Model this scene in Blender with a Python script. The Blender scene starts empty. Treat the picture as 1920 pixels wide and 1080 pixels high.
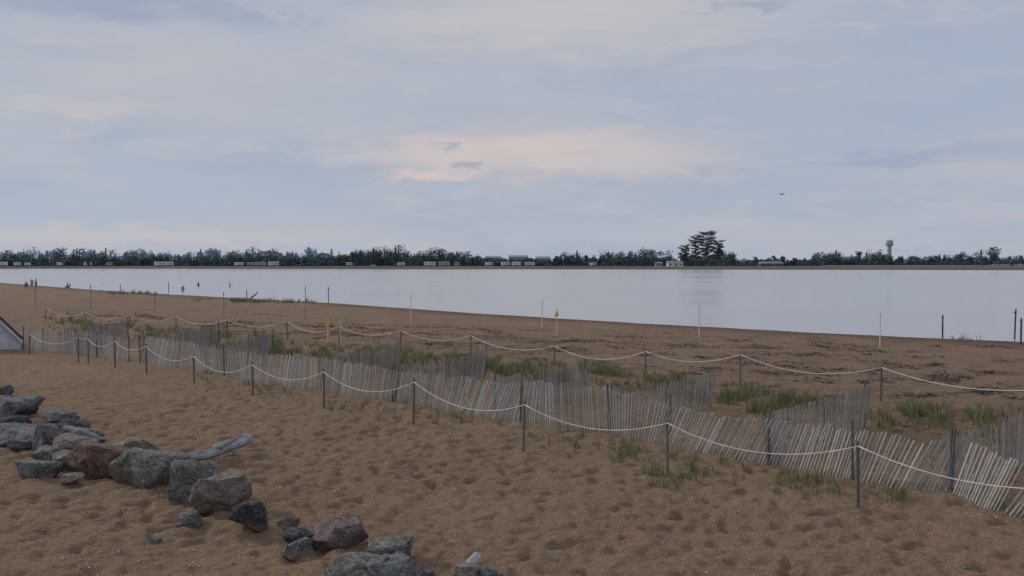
import bpy, bmesh, math, random
import numpy as np
from mathutils import Vector, Matrix, noise as mnoise
random.seed(7); rng=np.random.default_rng(7)
S=bpy.context.scene
S.view_settings.view_transform='Standard'; S.view_settings.look='None'; S.view_settings.exposure=0
COL=S.collection
F=1663.0; HZ=492.0; CAMZ=4.5
TH=math.atan((540-HZ)/F)
cam=bpy.data.cameras.new('camera'); co=bpy.data.objects.new('camera',cam); COL.objects.link(co)
cam.sensor_width=36; cam.lens=F/1920*36; cam.clip_end=20000; cam.clip_start=0.1
co.location=(0,0,CAMZ); co.rotation_euler=(math.pi/2-TH,0,0); S.camera=co
WZ=-0.25
def ray(px,py):
    x=(px-960)/F; yc=(540-py)/F
    return (x, math.cos(TH)+yc*math.sin(TH), -math.sin(TH)+yc*math.cos(TH))
def plane(px,py,z):
    d=ray(px,py); t=(z-CAMZ)/d[2]; return (d[0]*t,d[1]*t)
# ---------- terrain (surveyed shoreline) ----------
sh=[(0,530),(200,545),(430,558),(620,568),(900,588),(1200,606),(1500,622),(1700,632),(1920,641)]
shp=[plane(a,b,WZ) for a,b in sh]
SX=np.array([-700]+[p[0] for p in shp]+[60,120,400]); SY=np.array([560]+[p[1] for p in shp]+[48,20,-120])
FX=np.array([-3000,-380,-100,60,200,330,3000]); FY=np.array([700,690,640,610,575,540,520])
def base_h(x,y):
    x=np.asarray(x,float); y=np.asarray(y,float)
    d=(np.interp(x,SX,SY)-y)*0.72
    t=np.clip((25-d)/25,0,1)
    near=np.where(d>0,-0.25*t*t,np.maximum(-0.25+0.05*d,-2.5))
    far=np.clip(-0.25+0.09*(y-np.interp(x,FX,FY)),-2.5,1.5)
    return np.maximum(near,far)
def G(px,py):
    d=ray(px,py)
    if d[2]>-1e-4: return None
    t=(0-CAMZ)/d[2]
    for i in range(6):
        h=float(base_h(d[0]*t,d[1]*t)); h=max(h,WZ)
        t=(h-CAMZ)/d[2]
    return Vector((d[0]*t,d[1]*t,h))
# value noise
TB=rng.random((256,256))
def vn(x,y):
    xi=np.floor(x).astype(int); yi=np.floor(y).astype(int); fx=x-xi; fy=y-yi
    fx=fx*fx*(3-2*fx); fy=fy*fy*(3-2*fy)
    a=TB[xi%256,yi%256]; b=TB[(xi+1)%256,yi%256]; c=TB[xi%256,(yi+1)%256]; d=TB[(xi+1)%256,(yi+1)%256]
    return (a*(1-fx)+b*fx)*(1-fy)+(c*(1-fx)+d*fx)*fy
def rough_h(x,y):
    d=np.clip((np.interp(x,SX,SY)-y)*0.72/14,0.06,1)
    n=(vn(x/5,y/5)-.5)*0.15+(vn(x/1.7+9,y/1.4+3)-.5)*0.09
    c=x*.9+y*.43; s=-x*.43+y*.9
    a=vn(c/.23+5,s/.23+8); b=vn(c/.14+31,s/.14+17)
    foot=-0.20*np.clip(a-.42,0,1)+0.065*(b-.5)
    mid=(vn(c/.55+50,s/.5+20)-.5)*0.06
    k=np.clip((62-y)/40,0.4,1)*(.75+.5*vn(x/3.1+77,y/2.7+5))
    return (n+(foot+mid)*k)*d*(y<400)
def ground_z(x,y): return float(base_h(x,y)+rough_h(np.array([x]),np.array([y]))[0])
# ---------- material helpers ----------
def newmat(name):
    m=bpy.data.materials.new(name); m.use_nodes=True; nt=m.node_tree; nt.nodes.clear()
    o=nt.nodes.new('ShaderNodeOutputMaterial'); b=nt.nodes.new('ShaderNodeBsdfPrincipled')
    nt.links.new(b.outputs[0],o.inputs[0]); return m,nt,b
def N(nt,t,**k):
    n=nt.nodes.new(t)
    for a,v in k.items(): setattr(n,a,v)
    return n
def setin(nt,n,i,v):
    if hasattr(v,'is_output'): nt.links.new(v,n.inputs[i])
    else: n.inputs[i].default_value=v
def MT(nt,op,a,b=0.0,c=None,clamp=False):
    n=N(nt,'ShaderNodeMath',operation=op); n.use_clamp=clamp
    setin(nt,n,0,a); setin(nt,n,1,b)
    if c is not None: setin(nt,n,2,c)
    return n.outputs[0]
def MIX(nt,f,a,b,bt='MIX'):
    n=N(nt,'ShaderNodeMix',data_type='RGBA',blend_type=bt)
    setin(nt,n,0,f)
    for i,v in ((6,a),(7,b)):
        if hasattr(v,'is_output'): nt.links.new(v,n.inputs[i])
        else: n.inputs[i].default_value=(*v[:3],1)
    return n.outputs[2]
def MR(nt,v,a,b,c,d,sm=False):
    n=N(nt,'ShaderNodeMapRange'); 
    if sm: n.interpolation_type='SMOOTHSTEP'
    setin(nt,n,0,v)
    for i,q in enumerate((a,b,c,d)): n.inputs[i+1].default_value=q
    return n.outputs[0]
def NOI(nt,vec,scale,detail=4,rough=.55,dist=0):
    n=N(nt,'ShaderNodeTexNoise'); 
    if vec is not None: nt.links.new(vec,n.inputs['Vector'])
    n.inputs['Scale'].default_value=scale; n.inputs['Detail'].default_value=detail
    n.inputs['Roughness'].default_value=rough; n.inputs['Distortion'].default_value=dist
    return n.outputs['Fac']
def POS(nt): return N(nt,'ShaderNodeNewGeometry').outputs['Position']
def SCALEV(nt,vec,s):
    n=N(nt,'ShaderNodeMapping'); nt.links.new(vec,n.inputs['Vector']); n.inputs['Scale'].default_value=s; return n.outputs[0]
def BUMP(nt,b,h,strength,dist):
    n=N(nt,'ShaderNodeBump'); n.inputs['Strength'].default_value=strength; n.inputs['Distance'].default_value=dist
    nt.links.new(h,n.inputs['Height']); nt.links.new(n.outputs[0],b.inputs['Normal'])
def vmat(name,rough=.85,ns=8,amt=.3,bump=0,stretch=(1,1,1),spec=.25):
    m,nt,b=newmat(name)
    at=N(nt,'ShaderNodeAttribute',attribute_name='Col')
    tc=N(nt,'ShaderNodeTexCoord').outputs['Object']
    n=NOI(nt,SCALEV(nt,tc,stretch),ns)
    f=MR(nt,n,.25,.75,1-amt,1+amt)
    vm=N(nt,'ShaderNodeVectorMath',operation='SCALE'); nt.links.new(at.outputs['Color'],vm.inputs[0]); nt.links.new(f,vm.inputs[3])
    nt.links.new(vm.outputs[0],b.inputs['Base Color'])
    b.inputs['Roughness'].default_value=rough; b.inputs['Specular IOR Level'].default_value=spec
    if bump: BUMP(nt,b,n,.6,bump)
    return m
def cmat(name,c,rough=.7,metal=0,ns=3,amt=.12):
    m,nt,b=newmat(name)
    tc=N(nt,'ShaderNodeTexCoord').outputs['Object']
    n=NOI(nt,tc,ns)
    c2=tuple(v*(1-amt*2) for v in c)
    nt.links.new(MIX(nt,MR(nt,n,.35,.65,0,1),c,c2),b.inputs['Base Color'])
    b.inputs['Roughness'].default_value=rough; b.inputs['Metallic'].default_value=metal
    return m
class MB:
    def __init__(s): s.v=[];s.f=[];s.c=[]
    def add(s,vs,fs,col):
        o=len(s.v); s.v+= [tuple(v) for v in vs]; s.f+=[tuple(i+o for i in f) for f in fs]; s.c+=[(*col,1)]*len(vs)
    def box(s,c,sx,sy,sz,col,rot=0,lean=None):
        R=Matrix.Rotation(rot,3,'Z')
        vs=[Vector(c)+R@Vector((a*sx/2,b*sy/2,d*sz/2)) for a in(-1,1) for b in(-1,1) for d in(-1,1)]
        s.add(vs,[(0,1,3,2),(4,6,7,5),(0,4,5,1),(2,3,7,6),(0,2,6,4),(1,5,7,3)],col)
    def tube(s,pts,rad,col,n=6,jit=0):
        vs=[];fs=[];P=[Vector(p) for p in pts]
        if not hasattr(rad,'__len__'): rad=[rad]*len(P)
        for i,p in enumerate(P):
            t=(P[min(i+1,len(P)-1)]-P[max(i-1,0)]).normalized()
            u=t.cross(Vector((0.13,0.2,1))); 
            if u.length<.05: u=t.cross(Vector((0,1,0)))
            if abs(t.z)>.9: u=t.cross(Vector((0,1,0)))
            u.normalize(); w=t.cross(u)
            for k in range(n):
                a=2*math.pi*k/n; r=rad[i]*(1+random.uniform(-jit,jit))
                vs.append(p+u*math.cos(a)*r+w*math.sin(a)*r)
        for i in range(len(P)-1):
            for k in range(n):
                fs.append((i*n+k,i*n+(k+1)%n,(i+1)*n+(k+1)%n,(i+1)*n+k))
        fs.append(tuple(range(n))[::-1]); fs.append(tuple((len(P)-1)*n+k for k in range(n)))
        s.add(vs,fs,col)
    def build(s,name,mat,parent=None,smooth=False,loc=None):
        me=bpy.data.meshes.new(name); me.from_pydata(s.v,[],s.f)
        a=me.color_attributes.new('Col','FLOAT_COLOR','POINT'); a.data.foreach_set('color',np.array(s.c,dtype=np.float32).ravel())
        if smooth: me.polygons.foreach_set('use_smooth',[True]*len(me.polygons))
        me.materials.append(mat); ob=bpy.data.objects.new(name,me); COL.objects.link(ob)
        if parent: ob.parent=parent
        if loc is not None: ob.location=loc
        return ob
def empty(name,loc=(0,0,0),rot=0):
    e=bpy.data.objects.new(name,None); COL.objects.link(e); e.location=loc; e.rotation_euler=(0,0,rot); return e
def quads_obj(name,V,C,mat,parent=None):
    n=len(V); me=bpy.data.meshes.new(name)
    me.vertices.add(4*n); me.vertices.foreach_set('co',V.reshape(-1).astype(np.float32))
    me.loops.add(4*n); me.loops.foreach_set('vertex_index',np.arange(4*n,dtype=np.int32))
    me.polygons.add(n); me.polygons.foreach_set('loop_start',np.arange(0,4*n,4,dtype=np.int32)); me.polygons.foreach_set('loop_total',np.full(n,4,dtype=np.int32))
    me.update()
    a=me.color_attributes.new('Col','FLOAT_COLOR','POINT')
    cc=np.ones((n,4,4),dtype=np.float32); cc[:,:,:3]=C[:,None,:]; a.data.foreach_set('color',cc.ravel())
    me.materials.append(mat); ob=bpy.data.objects.new(name,me); COL.objects.link(ob)
    if parent: ob.parent=parent
    return ob
def leafquads(P,s):
    n=len(P); a=rng.normal(size=(n,3)); a/=np.linalg.norm(a,axis=1)[:,None]
    b=rng.normal(size=(n,3)); b-=a*(a*b).sum(1)[:,None]; b/=np.linalg.norm(b,axis=1)[:,None]
    s=s[:,None]; asp=rng.uniform(.5,1,(n,1))
    return np.stack([P-a*s,P+b*s*asp,P+a*s,P-b*s*asp],1)
# ---------- ground ----------
def seq(a,b,s0,s1):
    out=[a];L=b-a
    while out[-1]<b:
        k=(out[-1]-a)/L; out.append(out[-1]+s0+(s1-s0)*k)
    return out[:-1]
xs=[-6000,-4000,-2500,-1600,-1100]+list(np.arange(-900,-220,20))+list(np.arange(-220,-60,1.4))+list(np.arange(-60,-22,.4))+list(np.arange(-22,-13,.11))+list(np.arange(-13,15,.055))+list(np.arange(15,30,.22))+list(np.arange(30,70,1))+list(np.arange(70,900,20))+[1100,1600,2500,4000,6000]
ys=[-400,-150,-60,-20,0,6,9,11]+seq(11.5,32,.055,.10)+seq(32,120,.12,1)+list(np.arange(120,240,1.3))+list(np.arange(240,500,15))+list(np.arange(500,720,4))+list(np.arange(720,1000,20))+[1200,1600,2200,3500,6000,12000]
xs=np.array(xs);ys=np.array(ys)
XX,YY=np.meshgrid(xs,ys); ZZ=base_h(XX,YY)+rough_h(XX,YY)
nx,ny=len(xs),len(ys)
co3=np.stack([XX,YY,ZZ],-1).reshape(-1,3).astype(np.float32)
idx=np.arange(nx*ny).reshape(ny,nx)
q=np.stack([idx[:-1,:-1],idx[:-1,1:],idx[1:,1:],idx[1:,:-1]],-1).reshape(-1,4).astype(np.int32)
me=bpy.data.meshes.new('ground'); me.vertices.add(len(co3)); me.vertices.foreach_set('co',co3.ravel())
me.loops.add(q.size); me.loops.foreach_set('vertex_index',q.ravel()); me.polygons.add(len(q))
me.polygons.foreach_set('loop_start',np.arange(0,q.size,4,dtype=np.int32)); me.polygons.foreach_set('loop_total',np.full(len(q),4,dtype=np.int32))
me.polygons.foreach_set('use_smooth',np.ones(len(q),dtype=bool))
mi=(np.repeat(ys[:-1],nx-1)>400).astype(np.int32); me.polygons.foreach_set('material_index',mi); me.update()
m,nt,b=newmat('sand'); p=POS(nt)
n1=NOI(nt,p,.35,5); n2=NOI(nt,SCALEV(nt,p,(1,1.5,1)),5.0,6,.72); n3=NOI(nt,p,30,4,.85); n4=NOI(nt,p,.07,3)
c=MIX(nt,MR(nt,n1,.35,.65,0,1),(.46,.295,.180),(.385,.238,.142))
c=MIX(nt,MR(nt,n4,.42,.6,0,.5),c,(.44,.30,.20))
c=MIX(nt,MR(nt,n2,.34,.58,0,1),MIX(nt,.55,c,(.16,.10,.065)),c)
c=MIX(nt,MR(nt,n3,.38,.66,0,.55),c,(.62,.46,.33))
c=MIX(nt,MR(nt,n3,.46,.32,0,.6),c,(.18,.11,.075))
sp=N(nt,'ShaderNodeSeparateXYZ'); nt.links.new(p,sp.inputs[0])
upper=MR(nt,MT(nt,'ADD',sp.outputs[1],MT(nt,'MULTIPLY',sp.outputs[0],.75)),27,36,0,.55)
c=MIX(nt,upper,c,(.345,.24,.175))
w=NOI(nt,SCALEV(nt,p,(.22,.55,1)),1.6,7,.7)
c=MIX(nt,MT(nt,'MULTIPLY',MR(nt,w,.50,.64,0,1.0),upper),c,(.16,.11,.085))
wet=MR(nt,sp.outputs[2],-.25,-.13,.7,0,True)
c=MIX(nt,wet,c,(.13,.095,.07))
nt.links.new(c,b.inputs['Base Color']); b.inputs['Roughness'].default_value=.95; b.inputs['Specular IOR Level'].default_value=.1
h=MT(nt,'ADD',NOI(nt,SCALEV(nt,p,(1,1.2,1)),7.5,5,.68),MT(nt,'MULTIPLY',n3,.16))
BUMP(nt,b,h,1.0,.3); me.materials.append(m)
m,nt,b=newmat('far_marsh'); p=POS(nt)
c=MIX(nt,MR(nt,NOI(nt,SCALEV(nt,p,(.01,.06,1)),1,4),.4,.6,0,1),(.115,.12,.095),(.20,.165,.135))
sp=N(nt,'ShaderNodeSeparateXYZ'); nt.links.new(p,sp.inputs[0])
c=MIX(nt,MR(nt,sp.outputs[2],0,.5,1,0),c,(.11,.092,.085))
nt.links.new(c,b.inputs['Base Color']); b.inputs['Roughness'].default_value=1; b.inputs['Specular IOR Level'].default_value=.05; me.materials.append(m)
ob=bpy.data.objects.new('ground',me); COL.objects.link(ob)
# ---------- water ----------
bm=bmesh.new()
vs=[bm.verts.new(v) for v in ((-6000,10,WZ),(6000,10,WZ),(6000,1500,WZ),(-6000,1500,WZ))]; bm.faces.new(vs)
me=bpy.data.meshes.new('water'); bm.to_mesh(me); m,nt,b=newmat('water'); p=POS(nt)
nn=NOI(nt,SCALEV(nt,p,(.004,.02,1)),2,4)
nt.links.new(MIX(nt,MR(nt,nn,.4,.6,0,1),(.41,.40,.41),(.47,.46,.47)),b.inputs['Base Color'])
b.inputs['IOR'].default_value=1.33
nt.links.new(MR(nt,nn,.4,.62,.16,.27),b.inputs['Roughness'])
h=MT(nt,'ADD',NOI(nt,SCALEV(nt,p,(.6,1.2,1)),1.2,4,.6),MT(nt,'MULTIPLY',NOI(nt,SCALEV(nt,p,(.05,.15,1)),1,3),1.5))
BUMP(nt,b,h,.3,.08); me.materials.append(m)
ob=bpy.data.objects.new('water',me); COL.objects.link(ob)
# ---------- wood posts / ropes ----------
WOOD=vmat('weathered_wood',.9,6,.25,.004,(6,6,1)); ROPE=cmat('rope_white',(.80,.77,.71),.8)
def post(bld,g,h,r,col,tilt=.03):
    dx,dy=random.uniform(-tilt,tilt)*h,random.uniform(-tilt,tilt)*h
    top=g+Vector((dx,dy,h)); g0=g-Vector((0,0,.3))
    bld.tube([g0,g.lerp(top,.5),top],[r,r*1.0,r*.92],col,7,.06); return top
def rope(bld,a,b_,sag,r):
    pts=[]
    for i in range(19):
        t=i/18; q=a.lerp(b_,t); q.z-=4*sag*t*(1-t); q.z=max(q.z,ground_z(q.x,q.y)+.03); pts.append(q)
    bld.tube(pts,r,(.62,.6,.56),6)
def ropeline(name,data,r,rr,sagf,col):
    e=empty(name,tuple(G(data[len(data)//2][0],data[len(data)//2][2])));off=Vector(e.location)
    mb=MB(); mr=MB(); tops=[]
    for x,t,bt in data:
        g=G(x,bt); g.z=ground_z(g.x,g.y); h=(bt-t)*g.y/F
        k=random.uniform(.8,1.2)
        top=post(mb,g,h,r,tuple(c*k for c in col)); tops.append(g.lerp(top,.93)-Vector((0,r*1.2,0)))
    for a,b_ in zip(tops[:-1],tops[1:]):
        rope(mr,a,b_,sagf*random.uniform(.85,1.1)*min((a-b_).length,4.5)/4.5,rr)
    for mbx,nm,mat in ((mb,'posts',WOOD),(mr,'rope',ROPE)):
        mbx.v=[(v[0]-off.x,v[1]-off.y,v[2]-off.z) for v in mbx.v]
        mbx.build(nm,mat,e,smooth=(nm=='rope'))
near=[(2140,885,1065),(1609,824,948),(1252,785,887),(981,745,842),(775,713,800),(608,692,765),(474,673,740),(364,663,718),(275,645,702),(216,635,690),(166,628,678),(147,625,678),(55,622,663)]
ropeline('rope_fence',near,.033,.011,.42,(.15,.135,.125))
back=[(2010,715,800),(1651,680,752),(1388,658,727),(1209,650,708),(1040,643,685),(882,627,668),(751,614,657),(636,606,650),(539,600,640),(426,600,628),(330,592,614),(243,590,611),(160,584,605),(86,576,600)]
ropeline('rope_fence',back,.036,.0145,.42,(.17,.145,.125))
def pole(name,x,t,bt,r,col):
    g=G(x,bt); g.z=ground_z(g.x,g.y); mb=MB(); h=(bt-t)*g.y/F
    g2=Vector((0,0,0)); post(mb,g2,h,r,col); mb.tube([(0,0,h*.86),(0,0,h*.9)],r*1.35,tuple(c*.7 for c in col),7)
    return mb.build(name,WOOD,loc=g),g,h
for x,t,bt in ((1650,582,650),(1311,572,632),(1016,562,615),(770,550,610),(572,536,600),(420,548,597),(290,546,586),(170,534,582),(66,526,576)):
    pole('boundary_pole',x,t,bt,.027 if x>500 else .035,(.72,.69,.62) if x>700 else (.26,.24,.22))
for x,t,bt in ((1767,590,634),(1902,577,636),(1914,596,646),(616,537,567),(316,528,550),(463,543,562),(226,533,548)):
    pole('mooring_post',x,t,bt,.05,(.08,.08,.085))
FL=cmat('flag_yellow',(.85,.55,.12),.7)
for x,t,bt in ((637,597,648),(614,594,640),(1044,577,628)):
    e,g,h=pole('marker_flag',x,t,bt,.027,(.72,.60,.38))
    mb=MB()
    mb.add([(0.02,0,h),(0.02,0.012,h),(-.17,-.03,h-.52),(-.17,-.02,h-.52),(.13,0.05,h-.46),(.13,.06,h-.46),(0,-.03,h-.3)],[(0,2,6),(0,6,4),(2,3,5,4,6),(1,5,3),(0,1,3,2),(0,4,5,1)],(1,1,1))
    mb.build('pennant',FL,e)
# ---------- snow fences ----------
def snowfence(name,P,leans,h=1.2,pitch=.080,postat=None,shade=1.0):
    off=P[0].copy(); mb=MB(); wires=MB(); tops=[[] for _ in range(4)]
    L=[0]
    for a,b_ in zip(P[:-1],P[1:]): L.append(L[-1]+(b_-a).length)
    s=0;lx=[p.x for p in P];ly=[p.y for p in P]; ph=random.uniform(0,6)
    while s<L[-1]:
        x=np.interp(s,L,lx);y=np.interp(s,L,ly);le=np.interp(s,L,leans)
        i=min(np.searchsorted(L,s,side='right'),len(P)-1); t=(P[i]-P[i-1]); t.z=0; t.normalize(); nrm=Vector((-t.y,t.x,0))
        wob=math.sin(s*1.9)*.05+math.sin(s*.77+2)*.09
        x+=nrm.x*wob;y+=nrm.y*wob
        g=Vector((x,y,ground_z(x,y)-.04))
        le+=random.gauss(0,.012)+math.sin(s*.9+ph)*.09+math.sin(s*2.3+ph)*.04
        out=.12*math.sin(s*.6+1)+random.gauss(0,.008)
        hh=h*random.uniform(.97,1.02)*(1+.05*math.sin(s*.53+ph))
        d=(t*math.sin(le)+nrm*out+Vector((0,0,math.cos(le)))).normalized()
        sd=(t*math.cos(le)-Vector((0,0,math.sin(le)))).normalized(); sd=(sd+nrm*random.gauss(0,.12)).normalized(); nn=d.cross(sd)
        w=.0160*random.uniform(.8,1.15);th=.005
        if random.random()<.012: hh*=.5
        k=random.uniform(.65,1.2)*shade; tint=random.random()
        col=((.44+.02*tint)*k,.44*k,(.41)*k)
        b0=g-off;b1=g+d*hh-off
        vs=[q+sd*a*w+nn*c_*th for q in(b0,b1) for a in(-1,1) for c_ in(-1,1)]
        mb.add(vs,[(0,1,3,2),(4,6,7,5),(0,4,5,1),(2,3,7,6),(0,2,6,4),(1,5,7,3)],col)
        for j,fz in enumerate((.12,.38,.64,.9)): tops[j].append(g+d*h*fz-off)
        s+=pitch*random.uniform(.94,1.06)
    for tp in tops:
        if len(tp)>1: wires.tube(tp[::2]+[tp[-1]],.003,(.12,.11,.1),4)
    if postat is None: postat=P
    for q in postat:
        g=Vector((q.x,q.y,ground_z(q.x,q.y)))-off
        post(mb,g+Vector((0,.05,0)),h*1.06,.030,(.14,.135,.125),.04)
    e=empty(name,off); mb.build('slats',WOOD,e); wires.build('wire',WOOD,e); return e
fp=[(2010,985,.45),(1880,957,.42),(1785,925,.40),(1690,915,.45),(1600,897,.38),(1520,880,.35),(1440,866,.28),(1350,850,.5),(1258,832,.42),(1200,822,.3),(1140,812,.05),(1040,806,-.06),(975,795,.1),(922,786,.28),(870,775,.35),(815,762,.3),(735,752,.36),(650,738,.22),(600,727,.05),(500,716,.2),(420,704,-.2),(340,690,.25),(262,679,.1)]
P=[G(a,b_) for a,b_,c_ in fp][::-1]; LE=[c_ for a,b_,c_ in fp][::-1]
snowfence('snow_fence',P,LE,1.2,postat=[P[i] for i in range(0,len(P),2)]+[P[-3]])
fp=[(240,676,.1),(180,668,.0),(120,662,.2),(80,658,-.1),(42,652,.1)]
snowfence('snow_fence',[G(a,b_) for a,b_,c_ in fp][::-1],[.1]*5,1.15)
for (a,b1),(c_,d_) in (((1785,925),(1960,842)),((1440,866),(1622,802)),((1140,812),(1332,762)),((922,786),(1096,738)),((735,752),(910,706)),((600,727),(747,690)),((400,700),(512,660)),((262,679),(410,646)),((120,662),(240,634))):
    A=G(a,b1+0);B=G(c_,d_); Mi=A.lerp(B,.5)+Vector((.1,.1,0))
    snowfence('snow_fence',[A+Vector((.1,.15,0)),Mi,B],[.12*random.uniform(-1,1),.06,0],1.17,shade=.7)
# ---------- beach grass ----------
GR=vmat('grass_blades',.8,3,.25)
def tufts(name,pts,hs,nb=16,cols=None):
    V=[];C=[]
    for (x,y),h in zip(pts,hs):
        z=ground_z(x,y)-.01
        n=max(4,int(nb*random.uniform(.6,1.3)))
        base=random.choice([(.20,.225,.10),(.23,.25,.12),(.27,.265,.145),(.18,.205,.095),(.34,.30,.19)])
        for i in range(n):
            a=random.uniform(0,6.283); r=random.uniform(0,.13)*min(1.5,h/.3)
            bx,by=x+math.cos(a)*r,y+math.sin(a)*r; hh=h*random.uniform(.45,1.1); bend=random.uniform(.1,.55)*hh; w=random.uniform(.003,.006)*(1+y/60)
            dx,dy=math.cos(a),math.sin(a); sx,sy=-dy*w,dx*w
            if abs(sx)<w*.5: sx=w
            m1=(bx+dx*bend*.3,by+dy*bend*.3,z+hh*.6); t1=(bx+dx*bend,by+dy*bend,z+hh)
            k=random.uniform(.6,1.3)
            V.append([(bx-sx,by-sy,z),(bx+sx,by+sy,z),(m1[0]+sx*.8,m1[1]+sy*.8,m1[2]),(m1[0]-sx*.8,m1[1]-sy*.8,m1[2])])
            V.append([(m1[0]-sx*.8,m1[1]-sy*.8,m1[2]),(m1[0]+sx*.8,m1[1]+sy*.8,m1[2]),(t1[0]+sx*.15,t1[1]+sy*.15,t1[2]),(t1[0]-sx*.15,t1[1]-sy*.15,t1[2])])
            C+= [tuple(q*k for q in base)]*2
    return quads_obj(name,np.array(V),np.array(C),GR)
def region(poly_rows,n,jx=30,jy=5):
    out=[]
    while len(out)<n:
        x0,x1,y0,y1,wt=random.choices(poly_rows,[r[4] for r in poly_rows])[0]
        u=random.random(); x=x0+(x1-x0)*u; y=(y0+(y1-y0)*u)+random.gauss(0,1)*jy
        if vn(np.array([x/20.]),np.array([y/6.]))[0]<random.uniform(.3,.65): continue
        g=G(x+random.gauss(0,5),y); out.append((g.x,g.y))
    return out
rows=[(90,420,605,638,3.8),(380,520,630,653,2.2),(500,780,650,690,4.2),(640,760,655,670,1),(760,1060,670,713,4.5),(850,1060,690,700,2),(1090,1280,698,720,3),(1270,1330,725,745,.6),(1350,1520,738,755,2),(1360,1440,745,775,.9),(1640,1920,768,785,1.3),(1700,1760,770,782,.5),(1640,1900,798,812,.7),(1300,1700,745,775,1)]
pts=region(rows,1900,jy=8); tufts('beach_grass',pts,[random.uniform(.18,.48) for _ in pts],14)
front=[(1210,1300,890,895,1.4),(1250,1420,860,890,1.3),(1440,1580,885,915,1.6),(1640,1700,925,935,.5),(1140,1200,845,850,.8),(1000,1130,825,835,.8),(880,930,800,805,.4),(620,880,760,790,.8),(370,560,710,735,1),(1460,1560,890,905,.6),(1870,1920,955,960,.4),(820,930,790,800,.4),(1100,1600,840,905,1.4)]
pts=region(front,270,jy=9); tufts('beach_grass',pts,[random.uniform(.12,.40) for _ in pts],9)
pts=region([(170,290,549,552,1),(370,600,566,568,2),(1790,1920,640,643,.2)],220,jy=1.3); tufts('beach_grass',pts,[random.uniform(.25,.7) for _ in pts],10)
# ---------- wrack / debris ----------
DB=vmat('seaweed_debris',.95,12,.3)
cl=[(1770,708,40,6,2.5),(1850,732,38,5,2.4),(1725,740,40,3,1.2),(1690,688,35,3,1),(1455,700,50,4,1.6),(1480,688,40,3,1),(1750,685,20,3,1),(1290,646,45,3,1.2),(1380,638,20,3,1),(1430,651,40,3,1.3),(1040,655,50,3,1.2),(1100,640,50,2,1),(720,621,35,3,1),(835,642,40,3,1),(950,632,60,3,1.2),(430,606,50,3,1.3),(290,597,40,3,1.1),(590,612,40,2,.8),(1190,632,60,3,1.2),(1500,665,60,3,1.2),(1600,655,50,3,.9),(1330,690,40,3,.7),(700,610,60,2,.7),(870,615,60,2,.7),(1420,720,50,3,.8),(1540,650,40,2,.8),(1010,675,40,3,.7),(480,590,60,2,.7),(180,590,60,2,.7),(1570,742,40,3,.7),(1860,700,40,2,.8),(1700,800,70,6,.6),(1480,790,60,4,.3),(1000,640,80,3,1.2),(800,628,60,2,1.2)]
for _ in range(170):
    u=random.random(); x=random.uniform(200,1900); lo=592+(x-300)*.035; hi=618+(x-300)*.082
    cl.append((x,random.uniform(lo,hi),random.uniform(10,60),random.uniform(.6,1.8),random.uniform(.1,.5)))
V=[];C=[]
for cx,cy,rx,ry,wt in cl:
    for _ in range(int(220*wt)):
        a=random.gauss(0,.6); x=cx+a*rx; y=cy+random.gauss(0,.6)*ry+a*rx*.04+math.sin(x*.11)*1.4
        g=G(x,y); gz=ground_z(g.x,g.y); big=wt>2
        z=gz+random.uniform(.0,.05 if not big else .2*math.exp(-((x-cx)/rx)**2*2-((y-cy)/ry)**2))
        L_=random.uniform(.03,.13)*(1+g.y/80); w=random.uniform(.008,.025)*(1+g.y/60); th=random.uniform(0,6.28); el=random.uniform(-.2,.3)
        d=Vector((math.cos(th)*math.cos(el),math.sin(th)*math.cos(el),math.sin(el)))*L_/2; s_=Vector((-math.sin(th),math.cos(th),random.uniform(-.5,.5))).normalized()*w
        c0=Vector((g.x,g.y,z+abs(d.z)))
        V.append([tuple(c0-d-s_),tuple(c0+d-s_*.5),tuple(c0+d+s_*.5),tuple(c0-d+s_)])
        k=random.uniform(.45,1.8); C.append((.145*k,.105*k,.08*k))
quads_obj('seaweed_wrack',np.array(V),np.array(C),DB)
# ---------- pebbles & shell bits ----------
PB=vmat('pebbles',.7,20,.2); mb=MB()
for _ in range(2600):
    r=random.random()
    if r<.55: x,y=random.gauss(180,230),random.uniform(840,1075)
    elif r<.85: x,y=random.uniform(0,1900),random.uniform(760,1080)
    else: x,y=random.uniform(300,1900),random.uniform(620,760)
    g=G(max(-50,min(1950,x)),y); s_=random.choice([.006,.008,.012,.016,.026])*random.uniform(.7,1.2)*(1 if y<900 else .8)
    k=random.choice([(.55,.52,.47),(.30,.27,.25),(.12,.11,.11),(.55,.53,.50),(.25,.15,.11),(.2,.13,.09)])
    z=ground_z(g.x,g.y)+s_*.2; c0=Vector((g.x,g.y,z)); R=Matrix.Rotation(random.random()*6,3,'Z')
    vs=[c0+R@Vector(q) for q in ((s_*1.4,0,0),(0,s_,0),(-s_*1.2,0,0),(0,-s_,0),(.2*s_,0,s_*.7),(0,0,-s_*.6))]
    mb.add(vs,[(0,1,4),(1,2,4),(2,3,4),(3,0,4),(1,0,5),(2,1,5),(3,2,5),(0,3,5)],k)
mb.build('pebbles',PB)
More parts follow.
